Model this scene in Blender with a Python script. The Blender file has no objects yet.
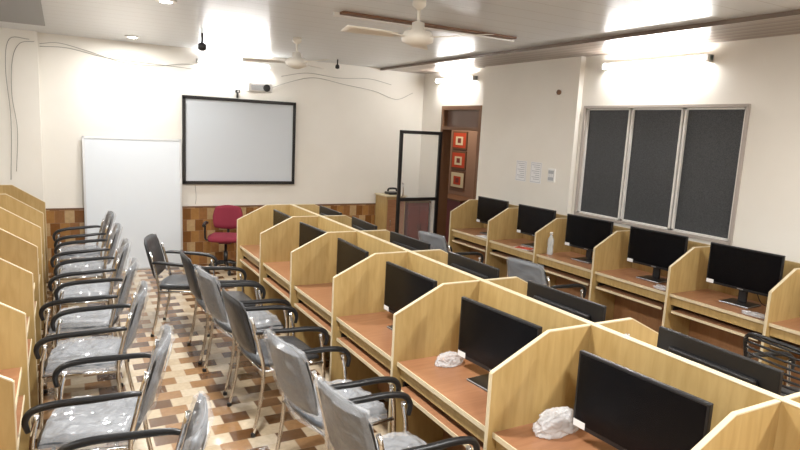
import bpy, bmesh, math, random
from mathutils import Vector, Matrix, noise
random.seed(4)
H=2.02
scene=bpy.context.scene
try:
    scene.view_settings.view_transform='Standard'
    scene.view_settings.look='None'
except Exception: pass

# ---------------------------------------------------------------- materials
def mat(name,col,rough=.5,metal=0,coat=0,emit=None,es=0,spec=.5,trans=0,alpha=1):
    m=bpy.data.materials.new(name);m.use_nodes=True
    b=m.node_tree.nodes['Principled BSDF']
    b.inputs['Base Color'].default_value=(*col,1)
    b.inputs['Roughness'].default_value=rough
    b.inputs['Metallic'].default_value=metal
    b.inputs['Coat Weight'].default_value=coat
    b.inputs['Specular IOR Level'].default_value=spec
    b.inputs['Transmission Weight'].default_value=trans
    b.inputs['Alpha'].default_value=alpha
    if emit:
        b.inputs['Emission Color'].default_value=(*emit,1);b.inputs['Emission Strength'].default_value=es
    return m
class NT:
    def __init__(s,m): s.m=m;s.t=m.node_tree;s.b=s.t.nodes['Principled BSDF']
    def n(s,ty,**k):
        x=s.t.nodes.new(ty)
        for a,v in k.items(): setattr(x,a,v)
        return x
    def l(s,a,b): s.t.links.new(a,b)
    def math(s,op,a,b=None):
        x=s.n('ShaderNodeMath',operation=op)
        for i,v in enumerate((a,b)):
            if v is None: continue
            if isinstance(v,(int,float)): x.inputs[i].default_value=v
            else: s.l(v,x.inputs[i])
        return x.outputs[0]
    def ramp(s,f,els,interp='LINEAR'):
        r=s.n('ShaderNodeValToRGB');r.color_ramp.interpolation=interp
        e=r.color_ramp.elements
        while len(e)<len(els): e.new(.5)
        for i,(p,c) in enumerate(els): e[i].position=p;e[i].color=(*c,1)
        s.l(f,r.inputs[0]);return r.outputs[0]
    def coord(s,scale=(1,1,1),out='Object'):
        tc=s.n('ShaderNodeTexCoord');mp=s.n('ShaderNodeMapping');mp.inputs['Scale'].default_value=scale
        s.l(tc.outputs[out],mp.inputs[0]);return mp.outputs[0]
    def noise(s,vec,scale,detail=3,dist=0):
        x=s.n('ShaderNodeTexNoise');x.inputs['Scale'].default_value=scale;x.inputs['Detail'].default_value=detail
        x.inputs['Distortion'].default_value=dist;s.l(vec,x.inputs['Vector']);return x.outputs['Fac']
    def bump(s,h,st=.2,d=.01):
        x=s.n('ShaderNodeBump');x.inputs['Strength'].default_value=st;x.inputs['Distance'].default_value=d
        s.l(h,x.inputs['Height']);s.l(x.outputs[0],s.b.inputs['Normal'])
def wood(name,c1,c2,rough=.4,scale=(1,1,1),ns=7):
    m=mat(name,c1,rough);t=NT(m)
    v=t.coord(scale);f=t.noise(v,ns,5,.6)
    t.l(t.ramp(f,[(.3,c1),(.7,c2)]),t.b.inputs['Base Color']);return m
M_PANEL=wood('wood_laminate_tan',(.39,.26,.095),(.48,.335,.14),.42,(6,6,.8),5)
M_EDGE=mat('edge_banding_beige',(.64,.54,.36),.45)
M_DESK=wood('desk_laminate_redbrown',(.30,.135,.065),(.38,.185,.095),.3,(.7,6,6),6)
M_DARKW=wood('laminate_dark_brown',(.26,.12,.05),(.32,.16,.07),.45,(5,5,.8),5)  # dark brown grained laminate of the modesty panels, its own colour
M_WALL=mat('wall_cream_paint',(.80,.75,.66),.7);t=NT(M_WALL)
f=t.noise(t.coord(),1.3,4);t.l(t.ramp(f,[(.3,(.80,.765,.695)),(.7,(.85,.82,.755))]),t.b.inputs['Base Color'])
t.bump(t.noise(t.coord(),40,3),.05,.01)
M_BLACK=mat('black_plastic',(.012,.012,.013),.35)
M_BLACKM=mat('black_frame_metal',(.02,.018,.018),.4,.3)
M_SCREEN=mat('monitor_screen_off',(.003,.003,.004),.25,spec=.25)
M_SILVER=mat('silver_plastic',(.45,.46,.48),.3,.6)
M_CHROME=mat('chrome_tube',(.80,.80,.80),.16,1)
M_WHITE=mat('white_plastic',(.8,.79,.76),.35)
M_PAPER=mat('white_label',(.82,.82,.82),.7)
M_PRINT=mat('printed_text_grey',(.42,.42,.44),.7)
M_WB=mat('whiteboard_surface',(.74,.79,.84),.18,coat=.3)
M_PROJ=mat('projection_surface',(.62,.66,.70),.6)
M_ALU=mat('aluminium_frame',(.62,.63,.64),.35,.6)
M_WFR=mat('window_mullion_offwhite',(.72,.70,.66),.5)
M_WOUT=mat('window_outer_frame_grey',(.42,.37,.33),.5)
M_BRFR=mat('brown_frame',(.16,.075,.035),.5)
M_RED=mat('red_fabric',(.20,.012,.03),.85)
M_FAN=mat('fan_cream_enamel',(.78,.74,.66),.35)
M_TUBE=mat('tube_light_glow',(1,1,1),.5,emit=(1,.995,.985),es=110)
M_DOWN=mat('downlight_glow',(1,1,1),.5,emit=(1,.98,.95),es=12)
M_WIRE=mat('wire_grey',(.34,.32,.29),.6)
M_GLASS=mat('door_glass',(.9,.95,.95),.02,alpha=.06,spec=.3)
M_BOTTLE=mat('bottle_plastic',(.75,.82,.85),.1,alpha=.45)
M_MAROON=mat('maroon_laminate',(.20,.03,.018),.4)
M_CORR=mat('corridor_paint',(.30,.18,.12),.7)
M_ORANGE=mat('poster_orange',(.50,.06,.02),.6)
M_POST2=mat('poster_cream',(.7,.6,.4),.6)
M_TRANS=mat('transom_glass_dark',(.16,.10,.08),.15)
M_MESH=mat('window_dark_mesh',(.05,.053,.058),.55);t=NT(M_MESH)
f=t.noise(t.coord(),160,2);t.l(t.ramp(f,[(.35,(.018,.02,.022)),(.65,(.06,.063,.067))]),t.b.inputs['Base Color'])
def fabric(name,c0,c1,coat):
    m=mat(name,c0,.45,coat=coat);t=NT(m);v=t.coord()
    t.l(t.ramp(t.noise(v,90,2),[(.35,c0),(.65,c1)]),t.b.inputs['Base Color'])
    t.bump(t.noise(v,24,3,2.0),.5,.008);return m
M_FAB=fabric('slate_upholstery',(.055,.063,.075),(.095,.105,.12),.3)
M_SEATB=fabric('dark_upholstery',(.022,.024,.027),(.045,.047,.052),.3)
M_FILM=mat('plastic_film_cover',(.82,.84,.87),.12,alpha=.20,coat=.8)
M_BAG=mat('clear_plastic_bag',(.85,.87,.90),.2,alpha=.42,coat=.5)

def tilemat(name,ax,cell,rough,cols):
    m=mat(name,(.5,.4,.3),rough,coat=.15);t=NT(m)
    tc=t.n('ShaderNodeTexCoord');sp=t.n('ShaderNodeSeparateXYZ');t.l(tc.outputs['Object'],sp.inputs[0])
    a=t.math('DIVIDE',sp.outputs[ax[0]],cell[0]);b=t.math('DIVIDE',sp.outputs[ax[1]],cell[1])
    fb=t.math('FLOOR',b)
    off=t.math('MULTIPLY',t.math('FLOORED_MODULO',fb,2),.5)
    a=t.math('ADD',a,off);fa=t.math('FLOOR',a)
    k=t.math('FLOORED_MODULO',t.math('ADD',fa,t.math('MULTIPLY',fb,2)),4)
    k=t.math('DIVIDE',t.math('ADD',k,.5),4)
    c=t.ramp(k,[(0,cols[0]),(.25,cols[1]),(.5,cols[2]),(.75,cols[3])],'CONSTANT')
    nz=t.noise(tc.outputs['Object'],30,4)
    mx=t.n('ShaderNodeMix',data_type='RGBA',blend_type='MULTIPLY');mx.inputs['Factor'].default_value=.5
    t.l(c,mx.inputs['A']);t.l(t.ramp(nz,[(.3,(.66,.64,.62)),(.7,(1,1,1))]),mx.inputs['B'])
    fx=t.math('FRACT',a);fy=t.math('FRACT',b)
    g=t.math('MAXIMUM',t.math('GREATER_THAN',t.math('ABSOLUTE',t.math('SUBTRACT',fx,.5)),.48),
             t.math('GREATER_THAN',t.math('ABSOLUTE',t.math('SUBTRACT',fy,.5)),.48))
    m2=t.n('ShaderNodeMix',data_type='RGBA');t.l(t.math('MULTIPLY',g,.4),m2.inputs['Factor'])
    t.l(mx.outputs['Result'],m2.inputs['A']);m2.inputs['B'].default_value=(.36,.26,.18,1)
    t.l(m2.outputs['Result'],t.b.inputs['Base Color']);return m
CR1=(.64,.53,.38);BR=(.13,.06,.022);TN=(.34,.185,.08)
M_FLOOR=tilemat('floor_tiles',(0,1),(.18,.13),.2,[CR1,BR,(.58,.46,.31),TN])
M_DADO=tilemat('dado_tiles',(0,2),(.11,.16),.25,[(.50,.34,.17),(.22,.09,.025),(.38,.19,.06),(.30,.14,.05)])
M_CEIL=mat('pvc_ceiling_panels',(.62,.61,.60),.28);t=NT(M_CEIL)
tc=t.n('ShaderNodeTexCoord');sp=t.n('ShaderNodeSeparateXYZ');t.l(tc.outputs['Object'],sp.inputs[0])
b=t.math('DIVIDE',sp.outputs[1],.25);fr=t.math('ABSOLUTE',t.math('SUBTRACT',t.math('FRACT',b),.5))
ln=t.math('GREATER_THAN',fr,.485)
t.l(t.ramp(ln,[(0,(.63,.65,.67)),(1,(.42,.41,.40))]),t.b.inputs['Base Color'])
M_CBAND=mat('ceiling_brown_strip',(.30,.22,.16),.3);t=NT(M_CBAND)
tc=t.n('ShaderNodeTexCoord');sp=t.n('ShaderNodeSeparateXYZ');t.l(tc.outputs['Object'],sp.inputs[0])
fr=t.math('FRACT',t.math('DIVIDE',sp.outputs[0],.13))
t.l(t.ramp(fr,[(0,(.25,.195,.155)),(.45,(.18,.135,.105)),(.85,(.36,.325,.29))],'CONSTANT'),t.b.inputs['Base Color'])
M_CGREY=mat('ceiling_grey_strip',(.20,.20,.20),.4)

# ---------------------------------------------------------------- mesh builder
class MB:
    def __init__(s): s.bm=bmesh.new();s.mats=[]
    def mi(s,m):
        if m not in s.mats: s.mats.append(m)
        return s.mats.index(m)
    def box(s,lo,hi,m,bev=0,rot=None,piv=None):
        lo,hi=[min(a,b) for a,b in zip(lo,hi)],[max(a,b) for a,b in zip(lo,hi)]
        c=Vector([(a+b)/2 for a,b in zip(lo,hi)]);d=[b-a for a,b in zip(lo,hi)]
        r=bmesh.ops.create_cube(s.bm,size=1);vs=r['verts']
        for v in vs: v.co=Vector((v.co.x*d[0],v.co.y*d[1],v.co.z*d[2]))+c
        fs=set(f for v in vs for f in v.link_faces)
        if bev:
            es=set(e for v in vs for e in v.link_edges)
            r=bmesh.ops.bevel(s.bm,geom=list(es),offset=bev,segments=2,profile=.5,affect='EDGES')
            fs=set(r['faces'])|set(f for f in fs if f.is_valid)
            vs=list(set(v for f in fs for v in f.verts))
        if rot is not None:
            p=Vector(piv) if piv else c
            for v in vs: v.co=rot@(v.co-p)+p
        for f in fs: f.material_index=s.mi(m)
        return vs
    def prism(s,pts,off,m):
        n=len(pts);a=[s.bm.verts.new(Vector(p)) for p in pts];b=[s.bm.verts.new(Vector(p)+Vector(off)) for p in pts]
        fs=[s.bm.faces.new(a),s.bm.faces.new(b[::-1])]
        for i in range(n): fs.append(s.bm.faces.new((a[i],b[i],b[(i+1)%n],a[(i+1)%n])))
        for f in fs: f.material_index=s.mi(m)
        bmesh.ops.recalc_face_normals(s.bm,faces=fs)
    def tube(s,pts,r,m,seg=8,sub=5,closed=False,smooth=True):
        P=[Vector(p) for p in pts]
        if smooth and len(P)>2:
            Q=[];n=len(P)
            rng=range(n) if closed else range(n-1)
            for i in rng:
                p1,p2=P[i],P[(i+1)%n]
                p0=P[i-1] if (i>0 or closed) else p1*2-p2
                p3=P[(i+2)%n] if (i+2<n or closed) else p2*2-p1
                for k in range(sub):
                    u=k/sub
                    Q.append(.5*((2*p1)+(p2-p0)*u+(2*p0-5*p1+4*p2-p3)*u*u+(3*p1-p0-3*p2+p3)*u**3))
            if not closed: Q.append(P[-1])
            P=Q
        n=len(P);rings=[];up=None
        for i in range(n):
            if closed: d=P[(i+1)%n]-P[i-1]
            else: d=P[min(i+1,n-1)]-P[max(i-1,0)]
            d.normalize()
            if up is None:
                up=Vector((0,0,1)) if abs(d.z)<.9 else Vector((1,0,0))
            x=(up-d*up.dot(d)).normalized();y=d.cross(x);up=x
            rr=r(i/(n-1)) if callable(r) else r
            rings.append([s.bm.verts.new(P[i]+(x*math.cos(2*math.pi*k/seg)+y*math.sin(2*math.pi*k/seg))*rr) for k in range(seg)])
        fs=[]
        for i in range(n if closed else n-1):
            A,B=rings[i],rings[(i+1)%n]
            for k in range(seg):
                fs.append(s.bm.faces.new((A[k],A[(k+1)%seg],B[(k+1)%seg],B[k])))
        if not closed: fs.append(s.bm.faces.new(rings[0][::-1]));fs.append(s.bm.faces.new(rings[-1]))
        for f in fs: f.material_index=s.mi(m);f.smooth=len(f.verts)==4
        return fs
    def lathe(s,prof,c,m,seg=24,axis=None):
        c=Vector(c);rings=[];R=axis or Matrix.Identity(3)
        for r,z in prof:
            rings.append([s.bm.verts.new(c+R@Vector((max(r,1e-4)*math.cos(2*math.pi*k/seg),max(r,1e-4)*math.sin(2*math.pi*k/seg),z))) for k in range(seg)])
        fs=[]
        for A,B in zip(rings,rings[1:]):
            for k in range(seg): fs.append(s.bm.faces.new((A[k],A[(k+1)%seg],B[(k+1)%seg],B[k])))
        fs.append(s.bm.faces.new(rings[0][::-1]));fs.append(s.bm.faces.new(rings[-1]))
        for f in fs: f.material_index=s.mi(m);f.smooth=len(f.verts)==4
        bmesh.ops.recalc_face_normals(s.bm,faces=fs)
    def sheet(s,fn,nu,nv,th,m,smooth=True):
        P=[[Vector(fn(i/nu,j/nv)) for j in range(nv+1)] for i in range(nu+1)]
        top=[];bot=[]
        for i in range(nu+1):
            ra=[];rb=[]
            for j in range(nv+1):
                du=P[min(i+1,nu)][j]-P[max(i-1,0)][j];dv=P[i][min(j+1,nv)]-P[i][max(j-1,0)]
                n=du.cross(dv);n=n.normalized() if n.length>1e-9 else Vector((0,0,1))
                e=1 if 0<i<nu and 0<j<nv else .35
                tt=th(i/nu,j/nv) if callable(th) else th
                tb=th(j/nv,1-i/nu) if callable(th) else th
                ra.append(s.bm.verts.new(P[i][j]+n*tt*.5*e));rb.append(s.bm.verts.new(P[i][j]-n*tb*.5*e))
            top.append(ra);bot.append(rb)
        fs=[]
        for i in range(nu):
            for j in range(nv):
                fs.append(s.bm.faces.new((top[i][j],top[i+1][j],top[i+1][j+1],top[i][j+1])))
                fs.append(s.bm.faces.new((bot[i][j],bot[i][j+1],bot[i+1][j+1],bot[i+1][j])))
        for i in range(nu):
            fs.append(s.bm.faces.new((top[i][0],bot[i][0],bot[i+1][0],top[i+1][0])))
            fs.append(s.bm.faces.new((top[i][nv],top[i+1][nv],bot[i+1][nv],bot[i][nv])))
        for j in range(nv):
            fs.append(s.bm.faces.new((top[0][j],top[0][j+1],bot[0][j+1],bot[0][j])))
            fs.append(s.bm.faces.new((top[nu][j],bot[nu][j],bot[nu][j+1],top[nu][j+1])))
        for f in fs: f.material_index=s.mi(m);f.smooth=smooth
        bmesh.ops.recalc_face_normals(s.bm,faces=fs)
    def mesh(s,name):
        me=bpy.data.meshes.new(name);s.bm.to_mesh(me);s.bm.free()
        for m in s.mats: me.materials.append(m)
        return me
def put(me,name,loc=(0,0,0),rz=0,rx=0):
    o=bpy.data.objects.new(name,me);scene.collection.objects.link(o)
    o.location=loc;o.rotation_euler=(rx,0,rz);return o
def simple(name,fn,loc=(0,0,0),rz=0):
    b=MB();fn(b);return put(b.mesh(name),name,loc,rz)

# ---------------------------------------------------------------- room
XL,XR,YB,YF,ZC=-2.0,5.21,8.73,-3.0,2.96
simple('floor',lambda b:b.box((XL-.2,YF-.2,-.1),(7.2,12.2,0),M_FLOOR))
simple('ceiling',lambda b:b.box((XL-.2,YF-.2,ZC),(7.2,12.2,ZC+.1),M_CEIL))
simple('wall_back',lambda b:b.box((XL-.2,YB,0),(XR+.15,YB+.15,ZC),M_WALL))
simple('wall_left',lambda b:b.box((XL-.2,YF,0),(XL,YB,ZC),M_WALL))
simple('wall_front',lambda b:b.box((XL-.2,YF-.2,0),(XR+.15,YF,ZC),M_WALL))
W0,W1,WZ0,WZ1=3.24,5.12,1.17,2.37
D0,D1,DZ=7.08,8.12,2.42
def wr(b):
    T=XR+.15
    b.box((XR,YF,0),(T,W0,ZC),M_WALL);b.box((XR,W0,0),(T,W1,WZ0),M_WALL);b.box((XR,W0,WZ1),(T,W1,ZC),M_WALL)
    b.box((XR,W1,0),(T,D0,ZC),M_WALL);b.box((XR,D0,DZ),(T,D1,ZC),M_WALL);b.box((XR,D1,0),(T,YB,ZC),M_WALL)
simple('wall_right',wr)
simple('trim_pilaster_right',lambda b:b.box((XR-.07,5.2,0),(XR,7.0,ZC),M_WALL))
simple('trim_pilaster_back',lambda b:b.box((XL,YB-.1,0),(-.22,YB,ZC),M_WALL))
simple('trim_dado_back',lambda b:(b.box((-.22,YB-.012,0),(XR,YB,.81),M_DADO),b.box((-.22,YB-.018,.81),(XR,YB,.83),M_BRFR)))
simple('trim_dado_pilaster',lambda b:b.box((XL,YB-.112,0),(-.22,YB-.1,.82),M_DADO))
simple('trim_ceiling_brown_band',lambda b:(b.box((4.45,YF,ZC-.02),(XR,YB,ZC),M_CBAND),b.box((4.40,YF,ZC-.035),(4.45,YB,ZC),M_CBAND)))
simple('trim_ceiling_grey_band',lambda b:b.box((XL,YF,ZC-.015),(-.12,7.9,ZC),M_CGREY))
simple('trim_ceiling_slot',lambda b:(b.box((2.05,4.78,ZC-.02),(3.86,4.86,ZC),M_BRFR),b.box((2.0,4.86,ZC-.035),(3.9,4.89,ZC),M_WHITE)))
def win(b):
    x0,x1=XR-.02,XR+.06
    b.box((x0,W0-.02,WZ1-.005),(x1,W1+.02,WZ1+.022),M_WOUT);b.box((x0,W0-.02,WZ0-.022),(x1,W1+.02,WZ0+.005),M_WOUT)
    b.box((x0,W1-.005,WZ0),(x1,W1+.022,WZ1),M_WOUT);b.box((x0,W0-.022,WZ0),(x1,W0+.005,WZ1),M_WOUT)
    th=(W1-W0)/3
    for i in range(3):
        y0=W0+i*th+.008;y1=y0+th-.016
        b.box((XR+.03,y0,WZ0+.008),(XR+.045,y1,WZ1-.008),M_MESH)
        for ya,yb in ((y0,y0+.022),(y1-.022,y1)): b.box((XR+.005,ya,WZ0+.008),(XR+.05,yb,WZ1-.008),M_WFR)
        b.box((XR+.005,y0,WZ1-.024),(XR+.05,y1,WZ1-.008),M_WFR);b.box((XR+.005,y0,WZ0+.008),(XR+.05,y1,WZ0+.026),M_WFR)
simple('window_1',win)
def dfr(b):
    x0,x1=XR-.02,XR+.15
    b.box((x0,D0,0),(x1,D0+.06,DZ),M_BRFR);b.box((x0,D1-.06,0),(x1,D1,DZ),M_BRFR)
    b.box((x0,D0+.06,DZ-.06),(x1,D1-.06,DZ),M_BRFR);b.box((x0,D0+.06,2.06),(x1,D1-.06,2.11),M_BRFR)
    b.box((XR+.06,D0+.06,2.11),(XR+.07,D1-.06,DZ-.06),M_TRANS)
simple('trim_door_frame',dfr)
def leaf(b):
    w,h,z0=.76,2.02,.02
    b.box((-.045,-.02,z0),(0,.02,h),M_BLACKM);b.box((-w,-.02,z0),(-w+.045,.02,h),M_BLACKM)
    for z in (z0,.95,h-.05): b.box((-w+.045,-.02,z),(-.045,.02,z+.05),M_BLACKM)
    b.box((-w+.04,-.004,z0+.04),(-.04,.004,h-.04),M_GLASS)
    b.tube([(-w+.06,-.03,1.02),(-w+.06,-.06,1.05),(-w+.06,-.06,1.2),(-w+.06,-.03,1.23)],.01,M_CHROME)
simple('door_1',leaf,(XR-.03,8.06,0),math.radians(3))
simple('wall_corridor',lambda b:b.box((6.7,5,0),(6.85,12,ZC),M_CORR))
simple('wall_corridor_end',lambda b:b.box((XR+.15,11.8,0),(6.7,12,ZC),M_CORR))
simple('wall_corridor_side',lambda b:b.box((XR+.15,5,0),(6.7,5.15,ZC),M_CORR))
def pic(b,c):
    b.box((-.02,-.24,-.17),(0,.24,.17),M_BRFR);b.box((-.024,-.21,-.14),(-.02,.21,.14),c)
    b.box((-.027,-.12,-.09),(-.024,.12,.07),M_POST2 if c is M_ORANGE else M_ORANGE);b.box((-.029,-.06,-.05),(-.027,.05,.04),M_MAROON)
for z,c in ((1.88,M_ORANGE),(1.50,M_ORANGE),(1.12,M_POST2)):
    simple('framed_picture',lambda b:pic(b,c),(6.7,9.75,z))
simple('corridor_cabinet',lambda b:(b.box((6.2,8.9,0),(6.69,9.9,.8),M_MAROON,.01),b.box((6.18,8.88,.8),(6.69,9.92,.83),M_BRFR)))

# ---------------------------------------------------------------- back wall things
def pscreen(b):
    x0,x1,z0,z1=1.45,3.0,1.16,2.32;y=YB-.004
    b.box((x0,y-.03,z0),(x1,y-.012,z1),M_PROJ)
    for lo,hi in (((x0-.02,z0-.02),(x1+.02,z0+.025)),((x0-.02,z1-.025),(x1+.02,z1+.02)),((x0-.02,z0),(x0+.02,z1)),((x1-.02,z0),(x1+.02,z1))):
        b.box((lo[0],y-.045,lo[1]),(hi[0],y,hi[1]),M_BLACKM)
simple('projector_screen',pscreen)
def wb(b):
    w,h=1.19,1.75
    b.box((0,-.012,0),(w,0,h),M_WB)
    for lo,hi in (((0,0),(w,.025)),((0,h-.025),(w,h)),((0,0),(.025,h)),((w-.025,0),(w,h))):
        b.box((lo[0],-.02,lo[1]),(hi[0],.006,hi[1]),M_ALU)
o=simple('whiteboard',wb,(.22,8.60,0.002));o.rotation_euler=(-math.radians(3),0,0)
def projd(b):
    b.box((-.17,-.30,-.06),(.17,-.06,.06),M_WHITE,.015)
    b.box((-.13,-.305,-.04),(.13,-.298,.03),M_SILVER)
    b.lathe([(.045,0),(.05,.02),(.035,.025),(.03,.01)],(.08,-.30,0),M_BLACK,20,Matrix.Rotation(math.radians(90),3,'X'))
    b.box((-.05,-.2,.06),(.05,0,.085),M_WHITE);b.box((-.08,-.012,-.02),(.08,0,.14),M_WHITE)
simple('projector',projd,(2.42,YB,2.50))
simple('webcam',lambda b:(b.box((-.03,-.06,-.02),(.03,-.01,.02),M_BLACK,.006),b.box((-.01,-.04,-.09),(.01,0,-.02),M_BLACK),b.lathe([(.014,0),(.014,.01)],(0,-.06,0),M_CHROME,12,Matrix.Rotation(math.radians(90),3,'X'))),(2.17,YB-.0,2.44))
def cabinet(b):
    b.box((4.4,8.32,0),(4.74,8.7,.98),M_PANEL,.005);b.box((4.38,8.30,.98),(4.76,8.71,1.0),M_EDGE)
    b.box((4.42,8.31,.06),(4.72,8.322,.94),M_DESK);b.tube([(4.46,8.305,.5),(4.46,8.28,.52),(4.46,8.28,.6),(4.46,8.305,.62)],.006,M_CHROME)
simple('wooden_cabinet',cabinet)
def cab2(b):
    b.box((4.79,8.3,0),(5.18,8.7,.88),M_MAROON,.005);b.box((4.78,8.28,.88),(5.19,8.71,.91),M_BRFR)
    b.box((4.81,8.288,.05),(4.975,8.30,.83),M_MAROON,.003);b.box((4.995,8.288,.05),(5.16,8.30,.83),M_MAROON,.003)
    b.box((4.955,8.27,.45),(4.965,8.29,.55),M_CHROME);b.box((5.005,8.27,.45),(5.015,8.29,.55),M_CHROME)
simple('maroon_cabinet',cab2)
simple('desk_telephone',lambda b:(b.box((4.5,8.42,1.001),(4.68,8.6,1.04),M_BLACK,.01),b.tube([(4.51,8.5,1.05),(4.53,8.5,1.09),(4.65,8.5,1.09),(4.67,8.5,1.05)],.016,M_BLACK)))
for y in (6.07,5.79):
    def nt(b):
        b.box((-.004,-.1,-.13),(0,.1,.13),M_PAPER)
        b.box((-.0045,-.09,-.12),(-.004,.09,.12),M_PRINT);b.box((-.005,-.085,-.115),(-.0045,.085,.115),M_PAPER)
        for i in range(8): b.box((-.0055,-.07,.09-i*.025),(-.005,.07-.03*(i%3),.097-i*.025),M_PRINT)
    simple('notice_paper',nt,(XR-.07,y,1.58))
simple('switchboard',lambda b:(b.box((-.02,-.06,-.08),(0,.06,.08),M_WHITE,.004),b.box((-.023,-.045,-.06),(-.02,.045,.06),M_SILVER),*[b.box((-.028,-.04+i*.03,-.02),(-.023,-.02+i*.03,.02),M_PAPER) for i in range(3)]),(XR-.07,5.5,1.57))
simple('wall_sensor',lambda b:b.lathe([(.03,0),(.03,.02),(.02,.03)],(0,0,0),M_BRFR,16,Matrix.Rotation(math.radians(-90),3,'Y')),(XR-.07,5.5,2.55))

def tube(b,L):
    b.box((-L/2,-.05,-.02),(L/2,0,.035),M_WHITE,.004)
    b.box((-L/2,-.085,-.03),(-L/2+.03,0,.035),M_WHITE);b.box((L/2-.03,-.085,-.03),(L/2,0,.035),M_WHITE)
    b.tube([(-L/2+.03,-.075,-.005),(L/2-.03,-.075,-.005)],.019,M_TUBE,10,smooth=False)
E=.003
simple('tube_light',lambda b:tube(b,1.0),(2.12,YB-E,2.80),0)
simple('tube_light',lambda b:tube(b,1.25),(XR-E,4.25,2.80),math.radians(-90))
simple('tube_light',lambda b:tube(b,1.0),(XR-E,7.75,2.80),math.radians(-90))
simple('tube_light',lambda b:tube(b,1.25),(XR-E,.4,2.80),math.radians(-90))
simple('tube_light',lambda b:tube(b,1.25),(XL+E,2.5,2.80),math.radians(90))  # both left-wall tubes are out of view, added to light the room
simple('tube_light',lambda b:tube(b,1.25),(XL+E,6.0,2.80),math.radians(90))
for i,(x,y) in enumerate([(.77,8.1),(.77,5.42),(.77,2.7),(.77,0),(3.4,.6),(3.4,-1.6)]):  # all after the first two are out of view, added to brighten the room
    simple('downlight',lambda b:(b.lathe([(.085,0),(.085,.012),(.055,.012),(.055,0)],(0,0,-.012),M_WHITE),b.lathe([(.05,0),(.05,.004)],(0,0,-.016),M_DOWN)),(x,y,ZC))
    l=bpy.data.lights.new('downlight_lamp','AREA');l.shape='DISK';l.size=.3;l.energy=26 if i==0 else 80;l.color=(1,.99,.97)
    lo=bpy.data.objects.new('downlight_lamp',l);scene.collection.objects.link(lo);lo.location=(x,y,ZC-.03)
l=bpy.data.lights.new('corridor_fill','AREA');l.size=.5;l.energy=30;l.color=(1,.85,.7)  # warm fill without a fixture, added to brighten the corridor
lo=bpy.data.objects.new('corridor_fill',l);scene.collection.objects.link(lo);lo.location=(6.0,9.5,2.9)

# fans
def fan(b,a0):
    zh=2.70
    b.lathe([(.05,0),(.05,-.04),(.015,-.07)],(0,0,ZC),M_FAN)
    b.tube([(0,0,ZC-.05),(0,0,zh+.05)],.012,M_FAN,8,smooth=False)
    b.lathe([(.02,.11),(.045,.10),(.05,.05),(.10,.035),(.12,0),(.115,-.035),(.07,-.055),(.03,-.07)],(0,0,zh),M_FAN,28)
    for k in range(3):
        a=a0+k*2*math.pi/3;R=Matrix.Rotation(a,3,'Z')
        def f(u,v):
            w=.05+.02*math.sin(u*math.pi*.7);r=.18+u*.40
            yy=(v-.5)*2*w
            return R@Vector((r,yy,zh-.005+yy*.18))
        b.sheet(f,8,4,.006,M_FAN)
        b.prism([R@Vector(p) for p in ((.1,-.02,zh-.008),(.24,-.03,zh-.014),(.24,.03,zh-.004),(.1,.02,zh-.008))],(0,0,.006),M_FAN)
simple('ceiling_fan',lambda b:fan(b,math.radians(-62)),(2.31,4.0,0))
simple('ceiling_fan',lambda b:fan(b,math.radians(-80)),(2.29,6.6,0))
simple('security_camera',lambda b:(b.tube([(0,0,ZC),(0,0,ZC-.12)],.012,M_BLACK,8,smooth=False),b.lathe([(.02,.0),(.045,-.02),(.045,-.07),(.02,-.09)],(0,0,ZC-.1),M_BLACK)),(1.38,7.1,0))
simple('security_camera',lambda b:(b.tube([(0,0,ZC),(0,0,ZC-.08)],.01,M_BLACK,8,smooth=False),b.lathe([(.02,.0),(.03,-.02),(.03,-.05),(.01,-.06)],(0,0,ZC-.07),M_BLACK)),(3.45,8.2,0))
def wire(name,pts,r=.0035):
    simple(name,lambda b:b.tube(pts,r,M_WIRE,6,6))
y=YB-.01
wire('electrical_cable',[(-.2,y,2.83),(0,y,2.86),(.3,y,2.80),(.7,y,2.70),(1.1,y,2.69),(1.5,y,2.75),(1.9,y,2.72),(2.2,y,2.6),(2.33,y,2.5)])
wire('electrical_cable',[(-.2,y,2.80),(.1,y,2.81),(.5,y,2.74),(.9,y,2.72),(1.4,y,2.70),(1.75,y,2.68)])
wire('electrical_cable',[(2.6,y,2.5),(2.9,y,2.62),(3.3,y,2.72),(3.8,y,2.66),(4.3,y,2.60),(4.7,y,2.5),(5.0,y,2.62)])
wire('electrical_cable',[(2.8,y,2.7),(3.2,y,2.78),(3.7,y,2.75),(4.2,y,2.78),(4.6,y,2.72)])
y2=YB-.11
wire('electrical_cable',[(-.25,y2,2.84),(-.4,y2,2.8),(-.48,y2,2.6),(-.5,y2,2.2),(-.46,y2,1.8),(-.49,y2,1.3)])
wire('electrical_cable',[(-.3,y2,2.86),(-.5,y2,2.84),(-.55,y2,2.5),(-.52,y2,1.9),(-.55,y2,1.2)])
wire('electrical_cable',[(1.6,y,1.12),(1.61,y,.95),(1.6,y,.86)])

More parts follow.
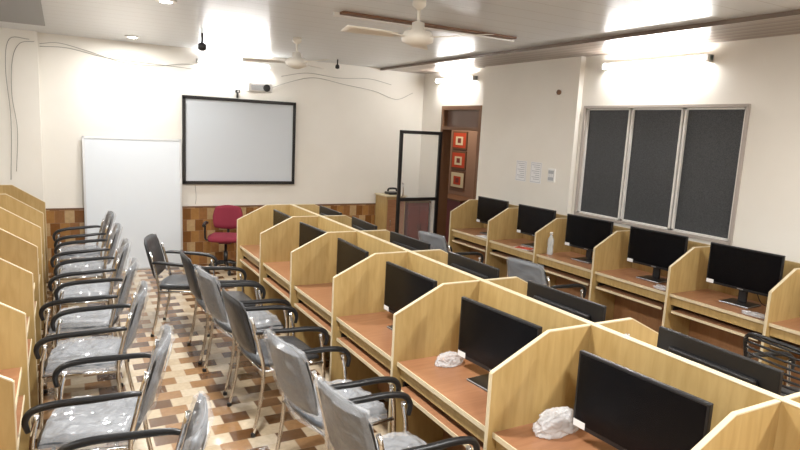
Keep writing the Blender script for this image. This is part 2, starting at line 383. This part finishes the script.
# ---------------------------------------------------------------- cubicles
def station(b,s,W,dep,zd,last,zt):
    X=lambda u:s*u
    b.box((X(0),0,0),(X(.016),W,zt-.004),M_PANEL)
    b.box((X(0),0,zt-.004),(X(.018),W,zt),M_EDGE)
    prof=[(.016,0),(.016,zt-.01),(.28,zt-.01),(dep,.965),(dep,0)]
    ends=[0]+([W-.02] if last else [])
    for y0 in ends:
        b.prism([(X(u),y0+.001,z) for u,z in prof],(0,.018,0),M_PANEL)
        e=[(.016,zt-.01),(.28,zt-.01),(dep,.965),(dep,.01)]
        for (u0,z0),(u1,z1) in zip(e,e[1:]):
            if u0==u1: b.prism([(X(u0),y0,z0+.002),(X(u0+.005),y0,z0+.002),(X(u0+.005),y0,z1),(X(u0),y0,z1)],(0,.02,0),M_EDGE)
            else: b.prism([(X(u0),y0,z0),(X(u1),y0,z1),(X(u1),y0,z1+.006),(X(u0),y0,z0+.006)],(0,.02,0),M_EDGE)
    y0,y1=.02,W-(.02 if last else 0)
    b.box((X(.016),y0,zd-.022),(X(dep-.03),y1,zd),M_DESK)
    b.box((X(dep-.03),y0,zd-.024),(X(dep-.024),y1,zd+.001),M_EDGE)
    b.box((X(dep-.05),y0,zd-.10),(X(dep-.062),y1,zd-.022),M_PANEL)
    b.box((X(.2),y0+.04,zd-.16),(X(dep-.02),y1-.04,zd-.142),M_DESK)
    b.box((X(dep-.02),y0+.04,zd-.162),(X(dep-.015),y1-.04,zd-.14),M_EDGE)
    for ya in (y0+.02,y1-.034): b.box((X(.2),ya,zd-.165),(X(dep-.06),ya+.014,zd-.12),M_BLACKM)
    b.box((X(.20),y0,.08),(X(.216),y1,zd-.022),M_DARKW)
    b.lathe([(.03,0),(.03,.003),(.02,.003)],(X(.08),W*.3,zd),M_BLACK,14)
def row(s,xs,y0,n,W,dep,zd,zt=1.13):
    a={}
    for i in range(n):
        last=i==n-1
        if last not in a:
            b=MB();station(b,s,W,dep,zd,last,zt);a[last]=b.mesh('cubicle_workstation')
        put(a[last],'cubicle_workstation',(xs,y0+i*W,0))
UW=.91
row(-1,2.249,.21,7,UW,.6,.68)
row(1,2.251,.21,7,UW,.6,.68)
row(1,-.8,-.1,9,.93,.6,.68,1.18)
row(-1,5.135,.75-.86,8,.86,.57,.73)

# ---------------------------------------------------------------- monitors
def monitor(b,h=.07):
    w,H2=.60,.35
    b.box((-.012,-w/2,h),(.012,w/2,h+H2),M_BLACK,.004)
    b.box((-.035,-w/2+.08,h+.05),(-.012,w/2-.08,h+H2-.07),M_BLACK,.01)
    b.box((.0115,-w/2+.012,h+.022),(.0128,w/2-.012,h+H2-.012),M_SCREEN)
    b.box((.012,-w/2+.006,h+.004),(.0135,-w/2+.07,h+.036),M_PAPER)
    b.box((.012,-.025,h+.007),(.0135,.025,h+.014),M_SILVER)
    b.box((-.06,-.035,.012),(-.035,.035,h+.18),M_BLACK,.006)
    b.box((-.12,-.12,0),(.09,.12,.012),M_SILVER,.004)
    b.tube([(-.04,.06,h+.1),(-.08,.08,h+.02),(-.11,.12,.03),(-.13,.2,.006)],.004,M_BLACK,6,4)
b=MB();monitor(b);ME_MON=b.mesh('computer_monitor')
pi=math.pi
for y,dr in ((1.54,4),(2.45,5),(3.40,3),(4.33,-2),(5.2,3),(6.08,0)):
    put(ME_MON,'computer_monitor',(2.0,y,.681),pi+math.radians(dr))
b=MB();monitor(b,.12);ME_MON2=b.mesh('computer_monitor')
b=MB();monitor(b,.10);ME_MON3=b.mesh('computer_monitor')
for y,dr in ((.72,0),(1.58,-2),(2.53,2),(3.45,0),(4.36,3),(5.25,-3),(6.1,0)):
    put(ME_MON3,'computer_monitor',(2.54,y,.681),math.radians(dr))
for y,dr in ((.3,0),(1.18,2),(2.03,0),(2.89,3),(3.74,4),(4.6,4),(5.43,3),(6.27,2)):
    put(ME_MON2,'computer_monitor',(4.88,y,.731),pi+math.radians(dr))

# ---------------------------------------------------------------- chairs
def ridge(p):
    a=1-min(1,abs(noise.noise(p))*2.6);b_=1-min(1,abs(noise.noise(p*2.3+Vector((3,1,2))))*2.6)
    return .65*a+.35*b_
def chair(b,mb,ms,label,film,seed):
    def sq(u,v,hw,hd):
        a=(u*2-1);c=(v*2-1)
        return a*math.sqrt(1-c*c*.22)*hd,c*math.sqrt(1-a*a*.22)*hw
    def seat(u,v):
        x,y=sq(u,v,.235,.235);e=max(abs(u*2-1),abs(v*2-1))
        return (x,y,.465-.012*(1-e)-(.03*max(0,x/.235)**4))
    b.sheet(seat,12,12,.055,ms)
    def back(u,v,gx=0,g=1):
        a=u*2-1;c=v*2-1
        y=a*(.228-.012*v)*g*math.sqrt(1-c*c*.12);zz=.72+c*.185*g*math.sqrt(1-a*a*.12)
        return (-.235-.10*(zz-.52)/.38-.03*(1-a*a)+gx,y,zz)
    if mb: b.sheet(back,12,12,.03,mb)
    else:
        for i in range(9):
            v=.06+.11*i
            b.tube([back(k/6,v) for k in range(7)],.008,M_BLACK,6,2)
    if film:
        off=Vector((seed*5.3,seed*2.1,seed))
        def fseat(u,v):
            x,y=sq(u,v,.250,.240);e=max(abs(u*2-1),abs(v*2-1))
            z=.497-.012*(1-e)-.03*max(0,x/.25)**4+.030*ridge(Vector((x*7,y*7,0))+off)*(1-.6*e**4)
            if e>.88: z-=.075*(e-.88)/.12
            return (x+.006*noise.noise(Vector((x*20,y*20,1))),y,z)
        b.sheet(fseat,30,30,.001,M_FILM,False)
        b.sheet(lambda u,v:back(u,v,0,1.035),24,22,lambda u,v:.042+.032*ridge(Vector((u*3.2,v*3.2,4))+off),M_FILM,False)
    rim=[]
    for k in range(24):
        t=k/24*2*pi;cx=math.copysign(abs(math.cos(t))**.45,math.cos(t));cz=math.copysign(abs(math.sin(t))**.45,math.sin(t))
        zz=.72+cz*.185;rim.append((-.235-.10*(zz-.52)/.38-.03*(1-cx*cx)+.002,cx*.224,zz))
    b.tube(rim,.007 if mb else .012,M_BLACK,6,2,closed=True)
    if label:
        b.box((-.361,-.08,.72),(-.357,.03,.83),M_PAPER,0,Matrix.Rotation(math.radians(-14),3,'Y'))
    for s in (-1,1):
        b.tube([(.235,s*.255,.0),(.225,s*.255,.3),(.215,s*.255,.5),(.19,s*.257,.63)],.0125,M_CHROME,8,4)
        b.tube([(-.27,s*.25,0),(-.22,s*.25,.25),(-.205,s*.25,.45),(-.235,s*.245,.6),(-.285,s*.232,.8)],.0125,M_CHROME,8,4)
        b.tube([(-.26,s*.245,.70),(-.2,s*.258,.705),(-.05,s*.266,.695),(.1,s*.266,.685),(.2,s*.263,.66),(.238,s*.26,.61),(.23,s*.256,.55)],
               lambda t:.011+.007*math.sin(pi*t)**.7,M_BLACK,10,5)
        b.tube([(-.208,s*.25,.43),(.218,s*.255,.43)],.011,M_CHROME,8,smooth=False)
        b.lathe([(.016,0),(.016,.02),(.012,.025)],(.235,s*.255,0),M_BLACK,10)
        b.lathe([(.016,0),(.016,.02),(.012,.025)],(-.27,s*.25,0),M_BLACK,10)
    for x in (-.14,.14): b.tube([(x,-.25,.43),(x,.25,.43)],.010,M_CHROME,8,smooth=False)
    b.tube([(-.208,-.25,.43),(-.208,.25,.43)],.009,M_CHROME,8,smooth=False)
MES={}
for i,(k,(mb,ms,lb,fl)) in enumerate({'wl':(M_FAB,M_FAB,True,True),'w':(M_FAB,M_FAB,False,True),'w2':(M_FAB,M_SEATB,False,True),'dd':(M_SEATB,M_SEATB,False,True),'d':(M_SEATB,M_SEATB,False,False),'s':(None,M_SEATB,False,False)}.items()):
    b=MB();chair(b,mb,ms,lb,fl,i+1.3);MES[k]=b.mesh('visitor_chair')
for x,y,dr,k in ((.10,2.36,-14,'wl'),(.10,3.30,-13,'wl'),(.10,4.30,-9,'w'),(.11,5.08,-10,'w2'),(.13,5.92,-4,'w'),(.13,6.83,-3,'w2'),(.13,7.72,2,'w')):
    put(MES[k],'visitor_chair',(x,y,0),pi+math.radians(dr))
for x,y,dr,k in ((1.34,2.28,6,'dd'),(1.32,2.99,8,'w'),(1.28,3.92,4,'d'),(1.25,4.62,6,'dd'),(1.22,5.25,0,'d'),(1.02,5.98,-20,'d')):
    put(MES[k],'visitor_chair',(x,y,0),math.radians(dr))
for x,y,dr,k in ((3.98,1.86,-6,'s'),(3.98,4.2,8,'w'),(3.9,5.7,10,'w')):
    put(MES[k],'visitor_chair',(x,y,0),math.radians(dr))

def rchair(b):
    def seat(u,v):
        a=u*2-1;c=v*2-1;return (a*.22*math.sqrt(1-c*c*.25),c*.23*math.sqrt(1-a*a*.25),.47-.02*max(0,a)**3)
    b.sheet(seat,10,10,.07,M_RED)
    def back(u,v):
        a=u*2-1;c=v*2-1;zz=.71+c*.16*math.sqrt(1-a*a*.3);return (-.22-.05*(c)-.03*(1-a*a),a*.2*math.sqrt(1-c*c*.3),zz)
    b.sheet(back,10,10,.05,M_RED)
    b.tube([(-.28,0,.72),(-.29,0,.55),(-.22,0,.42),(-.05,0,.415)],.018,M_BLACK,8)
    b.box((-.12,-.08,.395),(.12,.08,.435),M_BLACK,.008)
    b.lathe([(.028,0),(.028,.18),(.018,.18),(.018,.3)],(0,0,.1),M_BLACK,16)
    for s in (-1,1):
        b.tube([(0,s*.1,.42),(0,s*.25,.43),(.0,s*.27,.5),(.02,s*.265,.64)],.013,M_BLACK,8)
        b.tube([(-.14,s*.265,.64),(.0,s*.268,.66),(.16,s*.262,.645)],.022,M_BLACK,10)
    for k in range(5):
        a=k*2*pi/5+.3;c,s_=math.cos(a),math.sin(a)
        b.tube([(0,0,.13),(c*.15,s_*.15,.11),(c*.27,s_*.27,.07)],lambda t:.024-.01*t,M_BLACK,8)
        b.lathe([(.028,-.018),(.032,-.01),(.032,.01),(.028,.018)],(c*.27,s_*.27,.032),M_BLACK,14,Matrix.Rotation(a,3,'Z')@Matrix.Rotation(pi/2,3,'X'))
simple('red_office_chair',rchair,(1.90,8.2,0),math.radians(-110))

# ---------------------------------------------------------------- small things
def bag(b,sx,sy,sz,seed):
    off=Vector((seed*7.1,seed*3.3,0))
    r=bmesh.ops.create_icosphere(b.bm,subdivisions=5,radius=1)
    for v in r['verts']:
        d=v.co.normalized()
        k=.8+.30*noise.noise(d*1.4+off)+.24*ridge(d*1.8+off)+.05*ridge(d*5+off)
        z=d.z*sz*k+sz*.55
        fl=1+.35*max(0,-d.z)
        v.co=Vector((d.x*sx*k*fl,d.y*sy*k*fl,max(z,.002)))
    for f in b.bm.faces: f.material_index=b.mi(M_BAG);f.smooth=True
for x,y,z,sx,sy,sz in ((1.95,1.91,.682,.12,.055,.075),(1.94,2.80,.682,.09,.055,.045),(2.42,1.94,.682,.05,.055,.25),(4.66,2.62,.732,.045,.10,.02),(4.66,3.46,.732,.045,.09,.02)):
    simple('plastic_bag',lambda b:bag(b,sx,sy,sz,x+y),(x,y,z))
def bottle(b):
    b.lathe([(.03,0),(.034,.01),(.034,.07),(.030,.09),(.034,.11),(.034,.17),(.014,.215),(.014,.23)],(0,0,0),M_BOTTLE,20)
    b.lathe([(.017,.226),(.017,.25),(.015,.252)],(0,0,0),M_WHITE,16)
simple('water_bottle',bottle,(4.72,4.98,.732))
for x,y,rr,c in ((4.67,6.1,.3,M_PAPER),(4.67,5.35,.4,M_ORANGE)):
    simple('paper_sheets',lambda b:(b.box((-.07,-.12,0),(.07,.12,.002),M_PAPER),b.box((-.06,-.10,.002),(.06,.10,.005),c,0,Matrix.Rotation(rr,3,'Z'))),(x,y,.7315))

# ---------------------------------------------------------------- world + camera
w=bpy.data.worlds.new('world');scene.world=w;w.use_nodes=True
w.node_tree.nodes['Background'].inputs[0].default_value=(.9,.95,1,1);w.node_tree.nodes['Background'].inputs[1].default_value=.3
Xc=Vector((1100,40,-607)).normalized();Yc=Vector((-339,112,-607)).normalized()
Zc=Xc.cross(Yc).normalized();Yc=Zc.cross(Xc)
cam=bpy.data.cameras.new('camera');co=bpy.data.objects.new('camera',cam);scene.collection.objects.link(co)
cam.sensor_width=36;cam.lens=607/800*36;cam.clip_start=.05
Mx=Matrix((Xc,Yc,Zc)).to_4x4();Mx.translation=Vector((0,0,H))
co.matrix_world=Mx
scene.camera=co
